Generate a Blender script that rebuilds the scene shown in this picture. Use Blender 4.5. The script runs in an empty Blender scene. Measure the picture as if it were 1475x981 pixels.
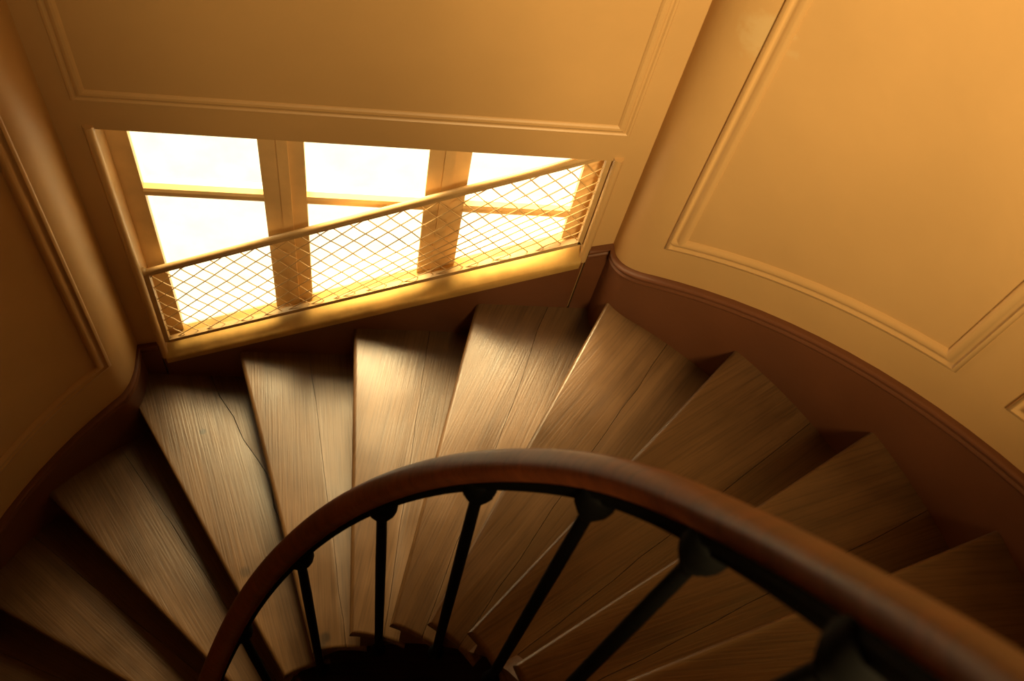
import bpy, bmesh, math, random
from mathutils import Vector, Matrix
random.seed(7)
SC = bpy.context.scene
COL = SC.collection
R = math.radians

# ------------------------------------------------------------------ camera
CAM_R = Vector((0.989031, -0.039551, 0.142311))
CAM_U = Vector((-0.034414, 0.875261, 0.482426))
CAM_F = Vector((0.143640, 0.482032, -0.864299))
CAM_C = Vector((0.030460, -0.223883, 2.960096))
cd = bpy.data.cameras.new('camera')
cd.lens = 35.0
cd.sensor_width = 36.0
cd.sensor_fit = 'HORIZONTAL'
cd.clip_start = 0.01
cd.dof.use_dof = True
cd.dof.focus_distance = 2.55
cd.dof.aperture_fstop = 4.5
cam = bpy.data.objects.new('camera', cd)
COL.objects.link(cam)
cam.matrix_world = Matrix(((CAM_R.x, CAM_U.x, -CAM_F.x, CAM_C.x),
                           (CAM_R.y, CAM_U.y, -CAM_F.y, CAM_C.y),
                           (CAM_R.z, CAM_U.z, -CAM_F.z, CAM_C.z),
                           (0, 0, 0, 1)))
SC.camera = cam

# ------------------------------------------------------------------ world, added lamp, exposure
w = bpy.data.worlds.new('world')
SC.world = w
w.use_nodes = True
bg = w.node_tree.nodes['Background']
bg.inputs[0].default_value = (1.0, 0.62, 0.25, 1)
bg.inputs[1].default_value = 0.02
WINDOW_GLOW = (3.1, 2.8, 1.75)            # daylight held in the frosted panes
FILL_POWER = 375.0  # added fill lamp, unseen, aimed at the upper walls
FILL_AT = (0.55, -1.12, 3.05)
FILL_AIM = (0.74, 1.20, 2.05)
FILL_CONE = 71
FILL_SIZE = 0.22
FILL_COLOUR = (1.0, 0.69, 0.30)
# bright sky outside the window, shining down into the stairwell
sd = bpy.data.lights.new('daylight', 'AREA')
sd.shape = 'RECTANGLE'
sd.size, sd.size_y = 1.15, 0.6
sd.energy = 84.0
sd.color = (1.0, 0.74, 0.35)
sd.spread = R(72)
sky = bpy.data.objects.new('daylight', sd)
COL.objects.link(sky)
sky.location = (0.06, 1.98, 1.70)
sky.rotation_euler = (Vector((0.30, 0.92, 0.40)) - Vector(sky.location)).to_track_quat('-Z', 'Y').to_euler()
SC.view_settings.view_transform = 'Standard'
SC.view_settings.look = 'None'
SC.view_settings.exposure = 0.0
SC.view_settings.gamma = 1.0
SC.view_settings.use_curve_mapping = False

# ------------------------------------------------------------------ materials
def new_mat(name):
    m = bpy.data.materials.new(name)
    m.use_nodes = True
    nt = m.node_tree
    return m, nt, nt.nodes['Principled BSDF']

def node(nt, kind, **kw):
    n = nt.nodes.new(kind)
    for k, v in kw.items():
        setattr(n, k, v)
    return n

def mix_rgb(nt, fac, a, b, mode='MIX'):
    n = node(nt, 'ShaderNodeMix', data_type='RGBA', blend_type=mode)
    for sock, v in ((n.inputs[0], fac), (n.inputs[6], a), (n.inputs[7], b)):
        if hasattr(v, 'is_linked'):
            nt.links.new(v, sock)
        else:
            sock.default_value = v
    return n.outputs[2]

def ramp(nt, src, stops):
    n = node(nt, 'ShaderNodeValToRGB')
    e = n.color_ramp.elements
    while len(e) < len(stops):
        e.new(0.5)
    for el, (p, c) in zip(e, stops):
        el.position = p
        el.color = (*c, 1) if len(c) == 3 else c
    nt.links.new(src, n.inputs[0])
    return n.outputs[0]

def paint(name, base, rough=0.55, vary=0.12, bump=0.15, scale=3.0, wear=None):
    m, nt, b = new_mat(name)
    tc = node(nt, 'ShaderNodeTexCoord')
    n1 = node(nt, 'ShaderNodeTexNoise')
    n1.inputs['Scale'].default_value = scale
    n1.inputs['Detail'].default_value = 6
    nt.links.new(tc.outputs['Object'], n1.inputs['Vector'])
    dark = tuple(c * (1 - vary) for c in base)
    lite = tuple(min(1, c * (1 + vary * 0.6)) for c in base)
    col = ramp(nt, n1.outputs[0], [(0.3, dark), (0.7, lite)])
    if wear:                                   # chipped patch of paint at one spot: (point, radius, colour)
        p, rad, wc = wear
        d = node(nt, 'ShaderNodeVectorMath', operation='DISTANCE')
        nt.links.new(tc.outputs['Object'], d.inputs[0])
        d.inputs[1].default_value = p
        n3 = node(nt, 'ShaderNodeTexNoise')
        n3.inputs['Scale'].default_value = 38
        n3.inputs['Detail'].default_value = 5
        nt.links.new(tc.outputs['Object'], n3.inputs['Vector'])
        a = node(nt, 'ShaderNodeMath', operation='MULTIPLY_ADD')
        nt.links.new(n3.outputs[0], a.inputs[0])
        a.inputs[1].default_value = rad * 2.2
        nt.links.new(d.outputs[1], a.inputs[2])
        f = ramp(nt, a.outputs[0], [(rad * 1.6, (0.4,) * 3), (rad * 2.3, (0, 0, 0))])
        col = mix_rgb(nt, f, col, (*wc, 1))
    nt.links.new(col, b.inputs['Base Color'])
    b.inputs['Roughness'].default_value = rough
    n2 = node(nt, 'ShaderNodeTexNoise')
    n2.inputs['Scale'].default_value = 45
    n2.inputs['Detail'].default_value = 4
    nt.links.new(tc.outputs['Object'], n2.inputs['Vector'])
    bp = node(nt, 'ShaderNodeBump')
    bp.inputs['Strength'].default_value = bump
    bp.inputs['Distance'].default_value = 0.004
    nt.links.new(n2.outputs[0], bp.inputs['Height'])
    nt.links.new(bp.outputs[0], b.inputs['Normal'])
    return m

def wood(name, dark, mid, lite, rough=(0.34, 0.55), stretch=(0.9, 13, 13), spots=(), bump=0.22, spec=0.5):
    m, nt, b = new_mat(name)
    tc = node(nt, 'ShaderNodeTexCoord')
    oi = node(nt, 'ShaderNodeObjectInfo')
    off = node(nt, 'ShaderNodeVectorMath', operation='MULTIPLY_ADD')
    cmb = node(nt, 'ShaderNodeCombineXYZ')
    nt.links.new(oi.outputs['Random'], cmb.inputs[0])
    nt.links.new(oi.outputs['Random'], cmb.inputs[1])
    nt.links.new(cmb.outputs[0], off.inputs[0])
    off.inputs[1].default_value = (9.0, 5.0, 3.0)
    nt.links.new(tc.outputs['Object'], off.inputs[2])
    mp = node(nt, 'ShaderNodeMapping')
    mp.inputs['Scale'].default_value = stretch
    nt.links.new(off.outputs[0], mp.inputs['Vector'])
    n1 = node(nt, 'ShaderNodeTexNoise')
    n1.inputs['Scale'].default_value = 1.6
    n1.inputs['Detail'].default_value = 7
    n1.inputs['Roughness'].default_value = 0.62
    n1.inputs['Distortion'].default_value = 0.7
    nt.links.new(mp.outputs[0], n1.inputs['Vector'])
    col = ramp(nt, n1.outputs[0], [(0.30, dark), (0.5, mid), (0.72, lite)])
    # fine pores along the grain
    mp2 = node(nt, 'ShaderNodeMapping')
    mp2.inputs['Scale'].default_value = (stretch[0] * 5, stretch[1] * 11, stretch[2] * 11)
    nt.links.new(off.outputs[0], mp2.inputs['Vector'])
    n2 = node(nt, 'ShaderNodeTexNoise')
    n2.inputs['Scale'].default_value = 1.3
    n2.inputs['Detail'].default_value = 4
    nt.links.new(mp2.outputs[0], n2.inputs['Vector'])
    pores = ramp(nt, n2.outputs[0], [(0.36, (0.68, 0.66, 0.64)), (0.52, (1, 1, 1))])
    col = mix_rgb(nt, 0.8, col, pores, 'MULTIPLY')
    # blotchy wear
    n3 = node(nt, 'ShaderNodeTexNoise')
    n3.inputs['Scale'].default_value = 5.5
    n3.inputs['Detail'].default_value = 6
    nt.links.new(off.outputs[0], n3.inputs['Vector'])
    blot = ramp(nt, n3.outputs[0], [(0.33, (0.72, 0.7, 0.68)), (0.6, (1.08, 1.06, 1.03))])
    col = mix_rgb(nt, 0.75, col, blot, 'MULTIPLY')
    geo = node(nt, 'ShaderNodeNewGeometry')
    for p, rad, amt in spots:                  # knots and stains that belong to the boards
        d = node(nt, 'ShaderNodeVectorMath', operation='DISTANCE')
        nt.links.new(geo.outputs['Position'], d.inputs[0])
        d.inputs[1].default_value = p
        f = ramp(nt, d.outputs[1], [(rad * 0.5, (amt,) * 3), (rad, (0, 0, 0))])
        col = mix_rgb(nt, f, col, (0.012, 0.008, 0.005, 1))
    nt.links.new(col, b.inputs['Base Color'])
    rr = node(nt, 'ShaderNodeMapRange')
    rr.inputs['From Min'].default_value = 0.3
    rr.inputs['From Max'].default_value = 0.7
    rr.inputs['To Min'].default_value = rough[0]
    rr.inputs['To Max'].default_value = rough[1]
    nt.links.new(n3.outputs[0], rr.inputs['Value'])
    nt.links.new(rr.outputs[0], b.inputs['Roughness'])
    b.inputs['Specular IOR Level'].default_value = spec
    bp = node(nt, 'ShaderNodeBump')
    bp.inputs['Strength'].default_value = bump
    bp.inputs['Distance'].default_value = 0.003
    nt.links.new(n2.outputs[0], bp.inputs['Height'])
    nt.links.new(bp.outputs[0], b.inputs['Normal'])
    return m

WALL_RGB = (0.55, 0.345, 0.145)
M_WALL = paint('cream_wall_paint', WALL_RGB, 0.5, 0.07, 0.12)
M_WALL_R = paint('cream_wall_paint_chipped', WALL_RGB, 0.5, 0.07, 0.12,
                 wear=((0.742, 1.140, 1.70), 0.05, (0.62, 0.50, 0.28)))
M_TRIM = paint('cream_trim_paint', (0.57, 0.36, 0.155), 0.42, 0.06, 0.08)
M_WIN = paint('cream_window_paint', (0.78, 0.54, 0.26), 0.45, 0.14, 0.12, 9)
M_SILL = paint('worn_sill_paint', (0.58, 0.36, 0.11), 0.38, 0.28, 0.15, 11)
M_STRING = paint('brown_skirting_paint', (0.15, 0.054, 0.022), 0.5, 0.15, 0.12, 4)
M_GUARD = paint('painted_iron_guard', (0.55, 0.36, 0.16), 0.4, 0.15, 0.1, 14)
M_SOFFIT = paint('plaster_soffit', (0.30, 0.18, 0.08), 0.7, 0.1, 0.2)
M_TREAD = wood('worn_oak_tread', (0.095, 0.047, 0.017), (0.130, 0.066, 0.025), (0.165, 0.087, 0.035),
               rough=(0.33, 0.46), spec=0.7,
               spots=(((-0.468, 1.063, 0.0), 0.012, 0.95), ((-0.055, 0.392, 0.17), 0.018, 0.7),
                      ((-0.062, 0.372, 0.17), 0.014, 0.6), ((-0.30, 0.62, 0.0), 0.02, 0.5),
                      ((0.20, 0.47, 0.68), 0.008, 0.6), ((0.12, 0.43, 0.51), 0.008, 0.6)))
M_RISER = wood('dark_oak_riser', (0.05, 0.024, 0.01), (0.085, 0.042, 0.018), (0.12, 0.06, 0.026), rough=(0.45, 0.6))
M_RAIL = wood('polished_mahogany', (0.115, 0.030, 0.009), (0.155, 0.042, 0.013), (0.20, 0.058, 0.019),
              rough=(0.40, 0.48), stretch=(3, 3, 14), bump=0.05, spec=0.35)

m, nt, b = new_mat('black_iron')
b.inputs['Base Color'].default_value = (0.003, 0.003, 0.0028, 1)
b.inputs['Roughness'].default_value = 0.7
b.inputs['Specular IOR Level'].default_value = 0.06
tc = node(nt, 'ShaderNodeTexCoord')
nz = node(nt, 'ShaderNodeTexNoise')
nz.inputs['Scale'].default_value = 60
nt.links.new(tc.outputs['Object'], nz.inputs['Vector'])
bp = node(nt, 'ShaderNodeBump')
bp.inputs['Strength'].default_value = 0.15
bp.inputs['Distance'].default_value = 0.002
nt.links.new(nz.outputs[0], bp.inputs['Height'])
nt.links.new(bp.outputs[0], b.inputs['Normal'])
M_IRON = m

# frosted pane lit by the day behind it: a lit window, slightly mottled
m, nt, b = new_mat('frosted_daylit_glass')
tc = node(nt, 'ShaderNodeTexCoord')
nz = node(nt, 'ShaderNodeTexNoise')
nz.inputs['Scale'].default_value = 16
nz.inputs['Detail'].default_value = 5
nt.links.new(tc.outputs['Object'], nz.inputs['Vector'])
gl = ramp(nt, nz.outputs[0], [(0.3, (0.9, 0.9, 0.86)), (0.7, (1, 1, 1))])
ec = mix_rgb(nt, 1.0, gl, (*WINDOW_GLOW, 1), 'MULTIPLY')
nt.links.new(ec, b.inputs['Emission Color'])
b.inputs['Emission Strength'].default_value = 1.0
b.inputs['Base Color'].default_value = (0.2, 0.2, 0.18, 1)
b.inputs['Roughness'].default_value = 0.35
tr = node(nt, 'ShaderNodeBsdfTransparent')
mx = node(nt, 'ShaderNodeMixShader')
mx.inputs[0].default_value = 0.35
nt.links.new(tr.outputs[0], mx.inputs[1])
nt.links.new(b.outputs[0], mx.inputs[2])
nt.links.new(mx.outputs[0], nt.nodes['Material Output'].inputs['Surface'])
M_GLASS = m

# ------------------------------------------------------------------ helpers
def link(name, bm, mat, parent=None, smooth=False, loc=None, rotz=0.0):
    me = bpy.data.meshes.new(name)
    bmesh.ops.recalc_face_normals(bm, faces=bm.faces[:])
    bm.to_mesh(me)
    bm.free()
    me.materials.append(mat)
    if smooth:
        for p in me.polygons:
            p.use_smooth = True
    o = bpy.data.objects.new(name, me)
    COL.objects.link(o)
    if loc is not None:
        o.location = loc
    o.rotation_euler.z = rotz
    if parent is not None:
        o.parent = parent
    return o

def empty(name, loc=(0, 0, 0)):
    o = bpy.data.objects.new(name, None)
    o.empty_display_size = 0.1
    COL.objects.link(o)
    o.location = loc
    return o

def tag(o, label=None, cat=None, group=None, kind=None):
    if label: o['label'] = label
    if cat: o['category'] = cat
    if group: o['group'] = group
    if kind: o['kind'] = kind
    return o

def box(bm, x0, x1, y0, y1, z0, z1):
    v = [bm.verts.new((x, y, z)) for z in (z0, z1) for x, y in ((x0, y0), (x1, y0), (x1, y1), (x0, y1))]
    for f in ((0, 1, 2, 3), (4, 5, 6, 7), (0, 1, 5, 4), (1, 2, 6, 5), (2, 3, 7, 6), (3, 0, 4, 7)):
        bm.faces.new([v[i] for i in f])

def bevel_all(bm, off, seg=2, angle=30):
    es = [e for e in bm.edges if len(e.link_faces) == 2 and e.calc_face_angle(0) > R(angle)]
    bmesh.ops.bevel(bm, geom=es, offset=off, segments=seg, affect='EDGES', profile=0.5)

def prism_xz(bm, pts, y0, y1):
    """polygon in the x-z plane, extruded along y"""
    a = [bm.verts.new((x, y0, z)) for x, z in pts]
    c = [bm.verts.new((x, y1, z)) for x, z in pts]
    n = len(pts)
    bm.faces.new(a)
    bm.faces.new(c)
    for i in range(n):
        bm.faces.new((a[i], a[(i + 1) % n], c[(i + 1) % n], c[i]))

def loft(bm, rings, closed_ring=True, caps=True):
    rows = [[bm.verts.new(p) for p in r] for r in rings]
    n = len(rows[0])
    for r0, r1 in zip(rows, rows[1:]):
        for i in range(n if closed_ring else n - 1):
            j = (i + 1) % n
            bm.faces.new((r0[i], r0[j], r1[j], r1[i]))
    if caps:
        bm.faces.new(rows[0])
        bm.faces.new(rows[-1])

def tube(bm, p, q, r, n=8):
    p, q = Vector(p), Vector(q)
    d = (q - p).normalized()
    a = d.orthogonal().normalized()
    c = d.cross(a)
    loft(bm, [[o + r * (math.cos(2 * math.pi * i / n) * a + math.sin(2 * math.pi * i / n) * c) for i in range(n)] for o in (p, q)])

def lathe(bm, p, q, prof, n=14):
    """prof: (distance from p along p>q, radius)"""
    p, q = Vector(p), Vector(q)
    d = (q - p).normalized()
    a = d.orthogonal().normalized()
    c = d.cross(a)
    loft(bm, [[p + d * s + r * (math.cos(2 * math.pi * i / n) * a + math.sin(2 * math.pi * i / n) * c) for i in range(n)] for s, r in prof])

def interp(tab, x):
    if x <= tab[0][0]:
        (x0, y0), (x1, y1) = tab[0], tab[1]
    elif x >= tab[-1][0]:
        (x0, y0), (x1, y1) = tab[-2], tab[-1]
    else:
        for (x0, y0), (x1, y1) in zip(tab, tab[1:]):
            if x0 <= x <= x1:
                break
    return y0 + (y1 - y0) * (x - x0) / (x1 - x0)

# ------------------------------------------------------------------ stair layout (metres, degrees)
H = 0.17                          # riser height
TH0, STEP = 121.316, 14.954       # nosing 0 and turn per step, climbing clockwise
def helix(th):                    # height of the nosing line at an angle
    return (TH0 - th) / STEP * H
NOSE = {-1: (136.47, -.0138), 0: (121.53, -.0233), 1: (106.84, -.0189), 2: (91.35, -.0193), 3: (75.84, -.0199),
        4: (60.54, -.0111), 5: (45.21, -.0076), 6: (30.91, -.0399), 7: (19.42, -.0823)}
def nose(k):
    if k in NOSE:
        a, o = NOSE[k]
    elif k > 7:
        a, o = 19.42 - STEP * (k - 7), -.0823 + 0.015 * min(4, k - 7)
    else:
        a, o = 136.47 - STEP * (k + 1), -.0138
    d = Vector((math.cos(R(a)), math.sin(R(a))))
    n = Vector((-d.y, d.x))
    return d, n, o
R_IN = 0.362
Y_BACK = 1.26
XR, XL = 0.665, -0.657
# plan of the well, outer face line (face of skirting); goes from angle 270 down to -90
def R_out(th):
    if th >= 180:
        return 1.31 + (th - 180) / 90 * 0.035
    return 1.31 if th > 90 else 1.345
def bez(p0, p1, p2, n):
    out = []
    for i in range(n + 1):
        t = i / n
        out.append(((1 - t) ** 2 * p0[0] + 2 * t * (1 - t) * p1[0] + t * t * p2[0],
                    (1 - t) ** 2 * p0[1] + 2 * t * (1 - t) * p1[1] + t * t * p2[1]))
    return out
def plan(d):
    """outer boundary moved outwards by d; returns left, back, right runs in climbing order"""
    left = []
    a = 270.0
    while a > 122.6:
        r = R_out(a) + d
        left.append((r * math.cos(R(a)), r * math.sin(R(a))))
        a -= 3.0
    r = 1.31 + d
    pe = (r * math.cos(R(122.4)), r * math.sin(R(122.4)))
    xl = XL - d * 0.4
    cy = math.sqrt(r * r - xl * xl)
    left += bez(pe, (xl, cy), (xl, 1.205 + d), 10)
    left.append((xl, Y_BACK + d))
    xr = XR + d * 0.4
    r = 1.345 + d
    right = [(xr, Y_BACK + d)]
    cy = math.sqrt(r * r - xr * xr)
    pe = (r * math.cos(R(56.5)), r * math.sin(R(56.5)))
    right += bez((xr, 1.235 + d), (xr, cy), pe, 10)
    a = 54.0
    while a > -90.1:
        right.append((r * math.cos(R(a)), r * math.sin(R(a))))
        a -= 3.0
    return left, right
def angle(p):
    a = math.degrees(math.atan2(p[1], p[0]))
    return a + 360 if a < -90.5 else a
BL, BR = plan(0.0)
BOUND = [Vector(p) for p in BL + BR]
WALL_D = 0.014

def hit(d, n, o):
    """where the line d*t+n*o (t>0) meets the outer boundary: (t, index along BOUND)"""
    best = None
    for i in range(len(BOUND) - 1):
        p, q = BOUND[i], BOUND[i + 1]
        e = q - p
        den = d.x * e.y - d.y * e.x
        if abs(den) < 1e-9:
            continue
        w0 = p - n * o
        t = (w0.x * e.y - w0.y * e.x) / den
        s = (w0.x * d.y - w0.y * d.x) / den
        if t > 0.3 and -1e-6 <= s <= 1 + 1e-6 and (best is None or t < best[0]):
            best = (t, i + s)
    return best
def inner_t(d, n, o, r=R_IN):
    return math.sqrt(max(0, r * r - o * o))
def bound_at(u):
    i = min(int(u), len(BOUND) - 2)
    return BOUND[i].lerp(BOUND[i + 1], u - i)
def bound_path(u0, u1):
    pts = [bound_at(u0)]
    pts += [BOUND[i].copy() for i in range(math.ceil(u0 + 1e-4), math.floor(u1 - 1e-4) + 1)]
    pts.append(bound_at(u1))
    return pts

# ------------------------------------------------------------------ window rake
def S(x):                         # front lower edge of the raking sill
    return 0.431 + 0.543 * x
OX0, OX1, OZ = -0.594, 0.606, 1.165      # opening in the back wall
YW = Y_BACK + WALL_D - 0.002             # face of the back wall

# ------------------------------------------------------------------ the setting: walls, floor, ceiling
Z_LO, Z_HI = -2.3, 5.6
def shell(name, run, label):
    outer = []
    L, Rr = plan(WALL_D + 0.09)
    ou = L if run == 'left' else Rr
    L, Rr = plan(WALL_D)
    inn = L if run == 'left' else Rr
    bm = bmesh.new()
    lo_i = [bm.verts.new((*p, Z_LO)) for p in inn]
    hi_i = [bm.verts.new((*p, Z_HI)) for p in inn]
    lo_o = [bm.verts.new((*p, Z_LO)) for p in ou]
    hi_o = [bm.verts.new((*p, Z_HI)) for p in ou]
    n = len(inn)
    for i in range(n - 1):
        for a, c in ((lo_i, hi_i), (hi_o, lo_o), (lo_o, lo_i), (hi_i, hi_o)):
            bm.faces.new((a[i], a[i + 1], c[i + 1], c[i]))
    for i in (0, n - 1):
        bm.faces.new((lo_i[i], hi_i[i], hi_o[i], lo_o[i]))
    o = link(name, bm, M_WALL_R if run == 'right' else M_WALL)
    # smooth shading except at the bay corner
    for p in o.data.polygons:
        p.use_smooth = abs(p.normal.z) < 0.5
    o.data.set_sharp_from_angle(angle=R(35))
    return tag(o, label, 'wall', kind='structure')
wall_right = shell('wall_right', 'right', 'curved cream panelled wall rising beside the window on the upper side of the stair')
wall_left = shell('wall_left', 'left', 'curved cream panelled wall in shade beside the window on the lower side of the stair')

bm = bmesh.new()
xl, xr = XL - 0.006, XR + 0.006
prism_xz(bm, [(xl, OZ), (xr, OZ), (xr, 1.46), (xl, 1.46)], YW, 1.325)
prism_xz(bm, [(xl, 1.46), (xr, 1.46), (xr, Z_HI), (xl, Z_HI)], YW, 1.46)
prism_xz(bm, [(xl, S(OX0)), (OX0, S(OX0)), (OX0, 1.46), (xl, 1.46)], YW + 0.0005, 1.46)
prism_xz(bm, [(OX1, S(OX1)), (xr, S(OX1)), (xr, 1.46), (OX1, 1.46)], YW + 0.0005, 1.46)
prism_xz(bm, [(xl, Z_LO), (xr, Z_LO), (xr, S(OX1)), (OX1, S(OX1)), (OX0, S(OX0)), (xl, S(OX0))], YW, 1.46)
wall_back = tag(link('wall_back', bm, M_WALL), 'flat cream wall of the window bay with a panel above the window', 'wall', kind='structure')

bm = bmesh.new()
loft(bm, [[(1.5 * math.cos(R(a)), 1.5 * math.sin(R(a)), z) for a in range(0, 360, 6)] for z in (Z_LO - 0.1, Z_LO)])
tag(link('floor', bm, M_RISER), 'dark floor at the bottom of the stairwell', 'floor', kind='structure')
bm = bmesh.new()
loft(bm, [[(1.55 * math.cos(R(a)), 1.55 * math.sin(R(a)), z) for a in range(0, 360, 6)] for z in (Z_HI, Z_HI + 0.1)])
tag(link('ceiling', bm, M_WALL), 'plain cream ceiling over the stairwell', 'ceiling', kind='structure')

# ------------------------------------------------------------------ panel mouldings
MOULD = [(0.0, 0.0), (0.0, 0.004), (0.003, 0.008), (0.009, 0.009), (0.013, 0.004), (0.017, 0.003),
         (0.022, 0.008), (0.029, 0.011), (0.036, 0.009), (0.041, 0.004), (0.043, 0.0)]   # (across, proud)

def sweep_on_surface(bm, path, surf, closed, prof, width_scale=1.0):
    """path: list of (u, v) in the surface's own metres; surf(u, v, h) -> 3D; profile runs inwards to the left of travel, mitred"""
    n = len(path)
    rings = []
    for i in range(n):
        p = Vector(path[i])
        a = Vector(path[(i - 1) % n]) if (closed or i > 0) else None
        c = Vector(path[(i + 1) % n]) if (closed or i < n - 1) else None
        d0 = (p - a).normalized() if a is not None else (c - p).normalized()
        d1 = (c - p).normalized() if c is not None else d0
        n0, n1 = Vector((-d0.y, d0.x)), Vector((-d1.y, d1.x))
        b = (n0 + n1)
        b = b.normalized() / max(0.25, math.sqrt(max(1e-6, (1 + n0.dot(n1)) / 2)))
        rings.append([surf(*(p + b * (s * width_scale)), h) for s, h in prof])
    if closed:
        rings.append(rings[0])
    loft(bm, rings, closed_ring=False, caps=False)

def cyl_surf(rad):
    def f(u, v, h):
        th = u / rad
        return ((rad - h) * math.cos(th), (rad - h) * math.sin(th), v)
    return f
def panel_on_wall(name, rad, a_left, a_right, off, height, label, parent=None):
    """four-sided raking panel moulding on a curved wall"""
    bm = bmesh.new()
    path = []
    N = 28
    for i in range(N + 1):           # bottom rake, travelling towards smaller angles
        a = a_left + (a_right - a_left) * i / N
        path.append((rad * R(a), helix(a) + off))
    for i in range(N + 1):
        a = a_right + (a_left - a_right) * i / N
        path.append((rad * R(a), helix(a) + off + height))
    path = path[::-1]
    sweep_on_surface(bm, path, cyl_surf(rad), True, MOULD)
    bmesh.ops.remove_doubles(bm, verts=bm.verts[:], dist=1e-5)
    o = link(name, bm, M_TRIM)
    o.data.set_sharp_from_angle(angle=R(60))
    for p in o.data.polygons: p.use_smooth = True
    return tag(o, label, 'moulding', kind='structure')
RW, LW = 1.345 + WALL_D, 1.31 + WALL_D
panel_on_wall('trim_1', RW, 56.8, 28.3, 0.280, 1.75, 'raised moulding frame of the large sunlit wall panel right of the window')
panel_on_wall('trim_2', RW, 23.6, -30.0, 0.275, 1.75, 'raised moulding corner of the next wall panel at the right edge')
panel_on_wall('trim_3', LW, 170.0, 121.4, 0.315, 1.9, 'raised moulding frame of the shaded wall panel left of the window')
bm = bmesh.new()
sweep_on_surface(bm, [(-0.607, 1.255), (0.607, 1.255), (0.607, 2.7), (-0.607, 2.7)],
                 lambda u, v, h: (u, YW - h, v), True, [(s, h * 0.6) for s, h in MOULD], 0.8)
bmesh.ops.remove_doubles(bm, verts=bm.verts[:], dist=1e-5)
tag(link('trim_4', bm, M_TRIM), 'low moulding frame of the flat panel above the window', 'moulding', kind='structure')

# ------------------------------------------------------------------ skirting strings along the walls (cap moulding follows the stair)
def skirting(name, pts, top, label, cap_from=0):
    """pts: plan points on the skirting face, top: heights; board of WALL_D thickness plus a moulded cap"""
    t2 = Vector((0, 0, 1))
    n = len(pts)
    nor = []
    for i in range(n):
        a, c = Vector(pts[max(0, i - 1)]), Vector(pts[min(n - 1, i + 1)])
        d = (c - a).normalized()
        nn = Vector((d.y, -d.x))
        if nn.dot(Vector(pts[i])) > 0:       # towards the axis
            nn = -nn
        nor.append(nn)
    bm = bmesh.new()
    rings = []
    for p, z, nn in zip(pts, top, nor):
        p = Vector(p)
        q = p - nn * (WALL_D + 0.004)
        zb = z - 0.62
        rings.append([(p.x, p.y, zb), (p.x, p.y, z), (q.x, q.y, z), (q.x, q.y, zb)])
    loft(bm, rings)
    o = link(name, bm, M_STRING)
    for p in o.data.polygons: p.use_smooth = True
    o.data.set_sharp_from_angle(angle=R(40))
    tag(o, label, 'skirting', kind='structure')
    prof = [(-WALL_D, 0.0), (0.0, 0.001), (0.005, -0.002), (0.007, -0.007), (0.005, -0.012), (0.001, -0.014),
            (0.0012, -0.020), (0.005, -0.023), (0.006, -0.027), (0.004, -0.032), (-0.002, -0.034), (-WALL_D, -0.034)]
    bm = bmesh.new()
    rings = []
    for p, z, nn in zip(pts, top, nor):
        p = Vector(p)
        rings.append([(*(p + nn * s), z + 0.0015 + h) for s, h in prof])
    loft(bm, rings)
    c = link('cap_moulding', bm, M_STRING, o)
    for p in c.data.polygons: p.use_smooth = True
    c.data.set_sharp_from_angle(angle=R(50))
    return o
def strtop_r(p):
    a = angle(p)
    return max(0.80, helix(a) + 0.155)
def strtop_l(p):
    a = angle(p)
    return min(0.19, helix(a) + 0.125) if a < 119 else helix(a) + 0.125
rp = [(OX1 + 0.004, Y_BACK)] + BR
skirting('baseboard_right', rp, [strtop_r(p) for p in rp], 'brown painted skirting with moulded cap curving up the wall right of the window')
lp = BL + [(OX0 - 0.004, Y_BACK)]
def dense(pts):
    return pts
skirting('baseboard_left', lp, [strtop_l(p) for p in lp], 'brown painted skirting curving down into the dark left of the window')
bm = bmesh.new()
prism_xz(bm, [(OX0 + 0.002, S(OX0) - 0.55), (OX1 - 0.002, S(OX1) - 0.55), (OX1 - 0.002, S(OX1) - 0.003), (OX0 + 0.002, S(OX0) - 0.003)], Y_BACK, YW)
tag(link('baseboard_back', bm, M_STRING), 'brown painted skirting under the raking window sill', 'skirting', kind='structure')

# ------------------------------------------------------------------ window
win = tag(empty('window_1', (0, 1.345, S(0))), 'wide frosted window of six panes in cream frames above a raking sill', 'window', kind='structure')
def wchild(name, bm, mat=M_WIN, smooth=False, label=None):
    o = link(name, bm, mat, win, smooth)
    o.matrix_parent_inverse = Matrix.Translation((0, -1.345, -S(0)))
    if label: o['label'] = label
    return o
# raking sill: rounded front edge, top sloping up to the glass
bm = bmesh.new()
prof = [(1.256, -0.030), (1.252, -0.004), (1.253, 0.002), (1.258, 0.007), (1.285, 0.020), (1.30, 0.027), (1.40, 0.040), (1.40, -0.03)]
rings = []
for i in range(25):
    x = OX0 + 0.011 + (OX1 - OX0 - 0.022) * i / 24
    rings.append([(x, y, S(x) + dz) for y, dz in prof])
loft(bm, rings)
o = wchild('sill', bm, M_SILL, True, 'worn yellowish raking sill board')
o.data.set_sharp_from_angle(angle=R(50))
# outer frame: head and jamb linings
bm = bmesh.new()
box(bm, OX0 + 0.0005, OX0 + 0.012, YW + 0.004, 1.36, S(OX0) + 0.0, OZ + 0.05)
wchild('jamb_lining', bm, M_TRIM)
bm = bmesh.new()
box(bm, OX1 - 0.012, OX1 - 0.0005, YW + 0.004, 1.36, S(OX1) + 0.0, OZ + 0.05)
wchild('jamb_lining', bm, M_TRIM)
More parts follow.
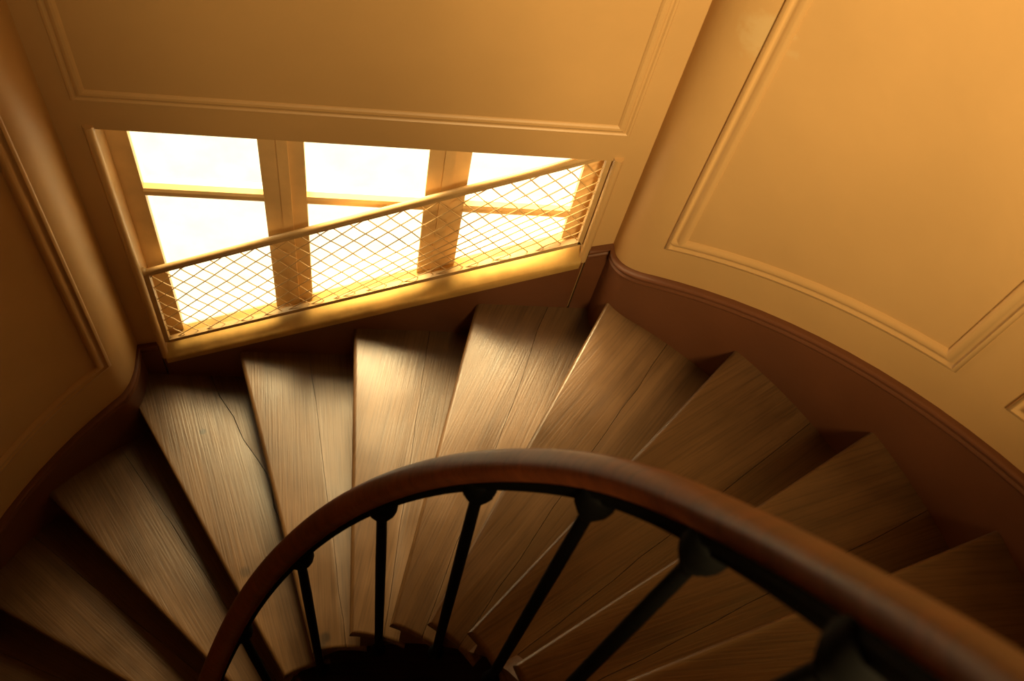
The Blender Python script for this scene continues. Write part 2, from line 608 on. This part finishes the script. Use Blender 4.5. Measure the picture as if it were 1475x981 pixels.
# rounded beads on the edge of the opening
for x, zb in ((OX0 + 0.004, S(OX0) + 0.0), (OX1 - 0.004, S(OX1) - 0.012)):
    bm = bmesh.new()
    loft(bm, [[(x + 0.012 * math.cos(a), YW - 0.001 + 0.012 * math.sin(a), z) for a in [2 * math.pi * i / 14 for i in range(14)]] for z in (zb, OZ + 0.012)])
    o = wchild('edge_bead', bm, M_TRIM, True)
    o.data.set_sharp_from_angle(angle=R(60))
YG = 1.345                                  # plane of the glass
YF = YG - 0.014                             # face of the sashes
ZB, ZT = -0.02, 1.42
def bar_box(name, x0, x1, z0, z1, y0=YF, y1=YG + 0.03, bev=0.004):
    bm = bmesh.new()
    box(bm, x0, x1, y0, y1, z0, z1)
    bevel_all(bm, bev, 2)
    return wchild(name, bm, M_WIN)
stile = [(-0.583, -0.532), (-0.241, -0.186), (-0.184, -0.134), (0.163, 0.213), (0.215, 0.265), (0.546, 0.594)]
for x0, x1 in stile:
    zb = max(ZB, S(x0) - 0.02)
    bar_box('sash_stile', x0, x1, zb, ZT)
for xc in (-0.185, 0.214):                  # cover strip over the meeting stiles
    bar_box('cover_strip', xc - 0.013, xc + 0.013, max(ZB, S(xc) - 0.02), ZT, YF - 0.007, YF + 0.004, 0.003)
gaps = [(-0.532, -0.241), (-0.134, 0.163), (0.265, 0.546)]
for x0, x1 in gaps:
    bm = bmesh.new()                        # glazing bar with a sloped upper edge
    pr = [(YF, 0.852), (YF - 0.003, 0.858), (YF - 0.003, 0.872), (YF + 0.001, 0.880), (YG, 0.886), (YG + 0.02, 0.886), (YG + 0.02, 0.846), (YG, 0.846)]
    loft(bm, [[(x, y, z) for y, z in pr] for x in (x0 - 0.001, x1 + 0.001)])
    wchild('glazing_bar', bm, M_WIN)
    for z0, z1 in ((max(ZB, S(x0) - 0.01), 0.850), (0.882, ZT)):
        bm = bmesh.new()
        if z1 < 1:
            prism_xz(bm, [(x0 - 0.004, S(x0) - 0.01), (x1 + 0.004, S(x1) - 0.01), (x1 + 0.004, z1), (x0 - 0.004, z1)], YG, YG + 0.005)
        else:
            prism_xz(bm, [(x0 - 0.004, z0), (x1 + 0.004, z0), (x1 + 0.004, z1), (x0 - 0.004, z1)], YG, YG + 0.005)
        wchild('pane', bm, M_GLASS)
bm = bmesh.new()
box(bm, OX0 + 0.012, OX1 - 0.012, YF, YG + 0.03, ZT, ZT + 0.06)
wchild('sash_rail', bm, M_WIN)
# ------------------------------------------------------------------ window guard: raking frame filled with woven wire
guard = tag(empty('window_guard', (0, 1.285, S(0))), 'raking iron guard with diamond wire mesh across the lower window', 'guard')
def gchild(name, bm, smooth=True, label=None):
    o = link(name, bm, M_GUARD, guard, smooth)
    o.matrix_parent_inverse = Matrix.Translation((0, -1.285, -S(0)))
    if label: o['label'] = label
    if smooth: o.data.set_sharp_from_angle(angle=R(50))
    return o
GY = 1.288
def GB(x): return 0.492 + 0.543 * x         # bottom rail
def GT(x): return 0.868 + 0.533 * x         # top rail
GX0, GX1 = -0.571, 0.585
def flat_bar(name, p, q, wz, wy, bev=0.003):
    p, q = Vector(p), Vector(q)
    d = (q - p).normalized()
    yv = Vector((0, 1, 0))
    u = d.cross(yv)
    bm = bmesh.new()
    loft(bm, [[o + u * (sx * wz / 2) + yv * (sy * wy / 2) for sx, sy in ((-1, -1), (1, -1), (1, 1), (-1, 1))] for o in (p, q)])
    bevel_all(bm, bev, 2)
    return gchild(name, bm)
flat_bar('bottom_rail', (GX0, GY, GB(GX0)), (GX1, GY, GB(GX1)), 0.014, 0.016)
flat_bar('side_bar', (GX0 - 0.003, GY, GB(GX0) - 0.006), (GX0 - 0.003, GY, GT(GX0) + 0.003), 0.016, 0.016)
flat_bar('side_bar', (GX1 + 0.002, GY, GB(GX1) - 0.006), (GX1 + 0.002, GY, GT(GX1) + 0.003), 0.018, 0.016)
bm = bmesh.new()
tube(bm, (GX0 - 0.008, GY - 0.003, GT(GX0 - 0.008) + 0.004), (GX1 + 0.008, GY - 0.003, GT(GX1 + 0.008) + 0.004), 0.0085, 12)
gchild('top_rail', bm)
flat_bar('lower_lip', (GX0, GY, GT(GX0) - 0.011), (GX1, GY, GT(GX1) - 0.011), 0.010, 0.012)
bm = bmesh.new()
lathe(bm, (GX0 - 0.008, GY - 0.003, GT(GX0) + 0.016), (GX0 - 0.008, GY - 0.003, GT(GX0) - 0.03), [(0, 0.004), (0.004, 0.009), (0.012, 0.011), (0.02, 0.009), (0.024, 0.004)])
gchild('corner_knuckle', bm)
def clip_wire(x_mid, slope, ymid):
    """line through the point of the mid rail at x_mid, cut by the frame"""
    zm = (GB(x_mid) + GT(x_mid)) / 2
    xs = []
    for f in (GB, GT):
        c0, c1 = f(0), f(1) - f(0)
        xs.append((c0 - zm + slope * x_mid) / (slope - c1))
    a, b_ = min(xs), max(xs)
    a, b_ = max(a, GX0), min(b_, GX1)
    if b_ - a < 0.008:
        return None
    return (a, zm + slope * (a - x_mid)), (b_, zm + slope * (b_ - x_mid))
WIRE = 0.0016
def wire(x_mid, slope, dy, n_wave):
    c = clip_wire(x_mid, slope, 0)
    if c is None:
        return
    (x0, z0), (x1, z1) = c
    bm = bmesh.new()
    n = 12
    rings = []
    d = Vector((x1 - x0, 0, z1 - z0)).normalized()
    u = Vector((-d.z, 0, d.x))
    for i in range(n + 1):
        t = i / n
        p = Vector((x0 + (x1 - x0) * t, GY + dy + 0.0012 * math.cos(math.pi * n_wave * t), z0 + (z1 - z0) * t))
        p += u * 0.0008 * math.sin(7 * t + x_mid * 40)
        rings.append([p + WIRE * (math.cos(a) * u + math.sin(a) * Vector((0, 1, 0))) for a in (0, R(72), R(144), R(216), R(288))])
    loft(bm, rings)
    gchild('mesh_wire', bm)
x = -0.92
while x < 0.95:
    sl = 1.18 - 0.24 * max(0.0, min(1.0, (x + 0.02) / 0.45))
    wire(x, sl + random.uniform(-0.015, 0.015), -0.001, 6)
    x += 0.0955 - 0.012 * max(0.0, min(1.0, x / 0.45))
x = -0.80
while x < 0.75:
    sl = -1.06 + 0.14 * max(0.0, 1 - abs(x - 0.02) / 0.2)
    wire(x, sl + random.uniform(-0.015, 0.015), 0.001, 6)
    x += 0.0422

# ------------------------------------------------------------------ staircase
stair = tag(empty('spiral_staircase', (0, 0, 0)), 'winding staircase of worn oak treads curving past the window', 'staircase')
T = 0.034
def tread_polygon(k, lip=0.046):
    d, n, o = nose(k)
    d2, n2, o2 = nose(k + 1)
    o2 -= lip * 1.0                          # back edge runs in under the next riser (decreasing angle = -n)
    t1, u1 = hit(d, n, o)
    t2, u2 = hit(d2, n2, o2)
    if k == 3:
        pass
    a = d * inner_t(d, n, o) + n * o         # inner front
    e = d2 * inner_t(d2, n2, o2) + n2 * o2   # inner back
    a0, a1 = math.atan2(a.y, a.x), math.atan2(e.y, e.x)
    while a1 > a0: a1 -= 2 * math.pi
    while a1 < a0 - math.pi: a1 += 2 * math.pi
    inner = [Vector((R_IN * math.cos(a0 + (a1 - a0) * i / 8), R_IN * math.sin(a0 + (a1 - a0) * i / 8))) for i in range(9)]
    outer = bound_path(u1, u2)               # front to back
    return inner, outer
def resample(pts, u):
    L = [0.0]
    for p, q in zip(pts, pts[1:]): L.append(L[-1] + (q - p).length)
    s = u * L[-1]
    for i in range(len(pts) - 1):
        if s <= L[i + 1] or i == len(pts) - 2:
            f = (s - L[i]) / max(1e-9, L[i + 1] - L[i])
            return pts[i].lerp(pts[i + 1], f), i
def split_path(pts, u):
    p, i = resample(pts, u)
    return pts[:i + 1] + [p], [p] + pts[i + 1:]
def board(poly, flags, z_top, M, thick=T, bev=0.012, small=0.0015):
    """poly: plan points; flags: True for sides that get the rounded nosing"""
    # drop coincident points
    P, F = [], []
    for p, f in zip(poly, flags):
        if P and (p - P[-1]).length < 1e-4:
            F[-1] = f
            continue
        P.append(p); F.append(f)
    bm = bmesh.new()
    top = [bm.verts.new(M @ Vector((p.x, p.y, z_top))) for p in P]
    bot = [bm.verts.new(M @ Vector((p.x, p.y, z_top - thick))) for p in P]
    n = len(P)
    bm.faces.new(top)
    bm.faces.new(bot[::-1])
    es, es2 = [], []
    for i in range(n):
        j = (i + 1) % n
        bm.faces.new((top[j], top[i], bot[i], bot[j]))
        (es if F[i] else es2).append(bm.edges.get((top[i], top[j])))
        if F[i]:
            es.append(bm.edges.get((bot[i], bot[j])))
    bmesh.ops.recalc_face_normals(bm, faces=bm.faces[:])
    if es:
        bmesh.ops.bevel(bm, geom=es, offset=bev, segments=4, affect='EDGES', profile=0.5)
    return bm
# joint between the two boards of a tread: (outer fraction, inner fraction, waviness)
JOINT = {0: (0.68, 0.80, 0.012), 1: (0.54, 0.62, 0.004), 2: (0.57, 0.60, 0.002), 3: (0.46, 0.62, 0.005), 4: (0.50, 0.62, 0.003),
         5: (0.62, 0.6, 0.002), 6: (0.58, 0.6, 0.002), 7: (0.6, 0.6, 0.002), -1: (0.6, 0.6, 0.002)}
K0, K1 = -9, 11
for k in range(K0, K1 + 1):
    inner, outer = tread_polygon(k)
    uo, ui, wob = JOINT.get(k, (0.6, 0.6, 0.002))
    in_f, in_b = split_path(inner, ui)
    out_f, out_b = split_path(outer, uo)
    pi, po = in_f[-1], out_f[-1]
    rnd = random.Random(k * 13 + 5)
    js = []
    dirv = (po - pi).normalized()
    nv = Vector((-dirv.y, dirv.x))
    for i in range(13):
        t = i / 12
        bow = -0.045 * math.sin(math.pi * t) if k == 0 else 0.0
        js.append(pi.lerp(po, t) + nv * (bow + (rnd.uniform(-wob, wob) if 0 < i < 12 else 0)))
    d, n, o = nose(k)
    am = math.atan2((pi + po).y, (pi + po).x)
    M = Matrix.Rotation(-am, 4, 'Z') @ Matrix.Translation((0, 0, -k * H))
    gap = 0.0006 if k != 0 else 0.0012
    g = nv * gap
    # front board: outer path (front to joint), joint back to the inner end, inner arc to the front
    s_j = 1 if (js[6] - inner[0]).dot(nv) > 0 else -1      # side of joint that is the back
    jf = [p - g * s_j for p in js]
    jb = [p + g * s_j for p in js]
    poly = out_f[:-1] + jf[::-1] + in_f[:-1][::-1]
    flags = [False] * (len(out_f) - 1) + [False] * 12 + [True] * (len(in_f) - 1) + [True]
    flags = flags[:len(poly)]
    bm = board(poly, flags, k * H, M)
    tr = link('tread', bm, M_TREAD, stair, False, (0, 0, k * H), am)
    tr.data.set_sharp_from_angle(angle=R(30))
    for p in tr.data.polygons: p.use_smooth = True
    poly = jb + out_b[1:] + in_b[::-1][:-1]
    flags = [False] * 12 + [False] * len(out_b) + [True] * (len(in_b) - 1)
    flags = flags[:len(poly)]
    bm = board(poly, flags, k * H - 0.0006, M)
    bb = link('back_board', bm, M_TREAD, tr)
    bb.data.set_sharp_from_angle(angle=R(30))
    for p in bb.data.polygons: p.use_smooth = True
    # riser under the nosing
    o1, o2 = o - 0.030, o - 0.046
    pts = []
    for oo in (o1, o2):
        t1, u1 = hit(d, n, oo)
        pts.append((d * inner_t(d, n, oo, 0.385) + n * oo, d * (t1 - 0.001) + n * oo))
    bm = bmesh.new()
    za, zb = (k - 1) * H - 0.01, k * H - T + 0.001
    q = [pts[0][0], pts[0][1], pts[1][1], pts[1][0]]
    loft(bm, [[(p.x, p.y, z) for p in q] for z in (za, zb)])
    link('riser', bm, M_RISER, stair)

# inner string, cut to the steps, and plaster soffit
STR_LOW = [(-120, -0.22), (10, -0.20), (24.8, -0.19), (34.2, -0.20), (53, -0.28), (75.7, -0.31), (98.5, -0.20), (125, -0.20), (300, -0.22)]
bm = bmesh.new()
for k in range(K0, K1):
    da, _, oa = nose(k)
    db, _, ob = nose(k + 1)
    def ang_at(dv, o):
        a = math.degrees(math.atan2(dv.y, dv.x)); a = a + 360 if a < -100 + (200 if k < -3 else 0) else a
        return a + math.degrees(math.asin((o - 0.03) / 0.385))
    A = math.degrees(math.atan2(da.y, da.x)) + math.degrees(math.asin((oa - 0.03) / 0.385))
    B = math.degrees(math.atan2(db.y, db.x)) + math.degrees(math.asin((ob - 0.03) / 0.385))
    while B > A: B -= 360
    while B < A - 180: B += 360
    base = TH0 - k * STEP
    sh = round((base - A) / 360) * 360
    A += sh; B += sh
    rings = []
    for i in range(5):
        a = A + (B - A) * i / 4
        z1, z0 = k * H - T + 0.001, helix(a) + interp(STR_LOW, a)
        c, s = math.cos(R(a)), math.sin(R(a))
        rings.append([(0.372 * c, 0.372 * s, z0), (0.372 * c, 0.372 * s, z1), (0.415 * c, 0.415 * s, z1), (0.415 * c, 0.415 * s, z0)])
    loft(bm, rings)
st = link('inner_string', bm, M_TREAD, stair)
st['label'] = 'curved wooden cut string under the narrow tread ends'
bm = bmesh.new()
rings = []
a = 268.0
while a >= -52:
    c, s = math.cos(R(a)), math.sin(R(a))
    ro = 1.305 if (a % 360) > 90 else 1.34
    z = helix(a) - 0.24
    ring = []
    for rr_ in (0.41, ro):
        ring.append((rr_ * c, rr_ * s))
    rings.append([(*ring[0], z), (*ring[1], z), (*ring[1], z - 0.02), (*ring[0], z - 0.02)])
    a -= 4
loft(bm, rings)
link('soffit', bm, M_SOFFIT, stair)

# ------------------------------------------------------------------ railing
rail = tag(empty('stair_railing', (0, 0, 0)), 'curved polished wooden handrail on slim black iron balusters round the stairwell', 'railing')
RR = 0.389
RAIL_Z = [(150, 0.325), (134.4, 0.545), (122, 0.757), (110, 0.937), (93, 1.168), (78.8, 1.334), (64.4, 1.493), (49.7, 1.650), (36.2, 1.803),
          (23, 1.940), (10.4, 2.070), (-0.1, 2.192), (-9.2, 2.298), (-16.2, 2.388), (-60, 2.90)]
def rail_z(a):
    # local average keeps the measured heights smooth
    return sum(interp(sorted(RAIL_Z), a + d) * w_ for d, w_ in ((-8, 1), (-4, 2), (0, 3), (4, 2), (8, 1))) / 9
def rail_frame(a):
    p = Vector((RR * math.cos(R(a)), RR * math.sin(R(a)), rail_z(a)))
    q = Vector((RR * math.cos(R(a - 1)), RR * math.sin(R(a - 1)), rail_z(a - 1)))
    d = (q - p).normalized()
    rad = Vector((math.cos(R(a)), math.sin(R(a)), 0))
    up = rad.cross(d)
    if up.z < 0: up = -up
    return p, d, rad, up
def rail_sweep(bm, prof, a0=158.0, a1=-52.0, step=2.0):
    rings = []
    a = a0
    while a >= a1:
        p, d, rad, up = rail_frame(a)
        rings.append([p + rad * x_ + up * y_ for x_, y_ in prof])
        a -= step
    loft(bm, rings)
prof = []
for i in range(28):
    t = 2 * math.pi * i / 28
    c, s = math.cos(t), math.sin(t)
    ex = 2 / 2.5
    prof.append((0.0255 * math.copysign(abs(c) ** ex, c), 0.0185 * math.copysign(abs(s) ** ex, s) + 0.009))
bm = bmesh.new()
rail_sweep(bm, prof)
hr = link('handrail', bm, M_RAIL, rail, True)
hr['label'] = 'reddish brown polished wooden handrail'
bm = bmesh.new()  # iron strap, made deeper and black to stand in for the rail's shaded underside
rail_sweep(bm, [(-0.0225, -0.004), (0.0225, -0.004), (0.0225, -0.014), (0.017, -0.019), (0.017, -0.027), (-0.017, -0.027), (-0.017, -0.019), (-0.0225, -0.014)])
link('iron_strap_and_shade', bm, M_IRON, rail)
BAL = [(150.0, 146.5), (126.8, 123.4), (103.3, 101.2), (80.2, 75.6), (57.2, 51.8), (32.6, 27.8), (10.9, 5.7), (-13.5, -18.0), (-37.0, -42.0)]
for at, ab in BAL:
    p, d, rad, up = rail_frame(at)
    top = p - Vector((0, 0, 0.026)) - rad * 0.002
    zb = helix(ab) - 0.27
    bot = Vector((0.351 * math.cos(R(ab)), 0.351 * math.sin(R(ab)), zb))
    bo = empty_parent = None
    L = (bot - top).length
    bm = bmesh.new()
    lathe(bm, top, bot, [(0.03, 0.0098), (0.30, 0.0112), (0.62, 0.0112), (L - 0.03, 0.0105), (L, 0.0105)], 12)
    ba = link('baluster', bm, M_IRON, rail, True)
    ba.data.set_sharp_from_angle(angle=R(50))
    bm = bmesh.new()
    lathe(bm, top + Vector((0, 0, 0.006)), bot, [(0, 0.022), (0.006, 0.0255), (0.022, 0.0275), (0.036, 0.0285), (0.041, 0.0265), (0.044, 0.0275), (0.050, 0.026), (0.060, 0.0205),
                         (0.066, 0.0180), (0.069, 0.0195), (0.074, 0.0170), (0.082, 0.0135), (0.094, 0.0110)], 16)
    link('collar', bm, M_IRON, ba, True)
    bm = bmesh.new()
    lathe(bm, bot + Vector((0, 0, 0.05)), bot - Vector((0, 0, 0.05)), [(0, 0.0105), (0.014, 0.013), (0.026, 0.0175), (0.042, 0.019), (0.056, 0.0165), (0.066, 0.010), (0.074, 0.004)], 14)
    link('foot', bm, M_IRON, ba, True)
    bm = bmesh.new()
    r2 = Vector((math.cos(R(ab)), math.sin(R(ab)), 0))
    tube(bm, bot, bot + r2 * 0.03, 0.008, 10)
    link('fixing_pin', bm, M_IRON, ba, True)

# ------------------------------------------------------------------ spot lamp added out of frame to brighten the right and window walls
lamp = tag(empty('fill_spot', FILL_AT), 'black spot lamp added out of view to brighten the right and window walls', 'lamp')
aim = (Vector(FILL_AIM) - Vector(FILL_AT)).normalized()
bm = bmesh.new()
lathe(bm, -aim * 0.30, aim * 0.05, [(0, 0.03), (0.03, 0.09), (0.10, 0.15), (0.35, 0.24), (0.345, 0.225), (0.12, 0.14), (0.05, 0.08)], 24)
link('shade', bm, M_IRON, lamp, True)  # housing of the added lamp
bm = bmesh.new()
tube(bm, -aim * 0.28, (-aim.x * 0.28, -aim.y * 0.28, Z_HI - FILL_AT[2]), 0.008)
link('fill_rod', bm, M_IRON, lamp)
ld = bpy.data.lights.new('fill_light', 'SPOT')
ld.energy = FILL_POWER
ld.color = FILL_COLOUR
ld.spot_size = R(FILL_CONE)
ld.spot_blend = 1.0
ld.shadow_soft_size = FILL_SIZE
lo = bpy.data.objects.new('fill_light', ld)
COL.objects.link(lo)
lo.parent = lamp
lo.location = aim * 0.26
lo.rotation_euler = aim.to_track_quat('-Z', 'Y').to_euler()
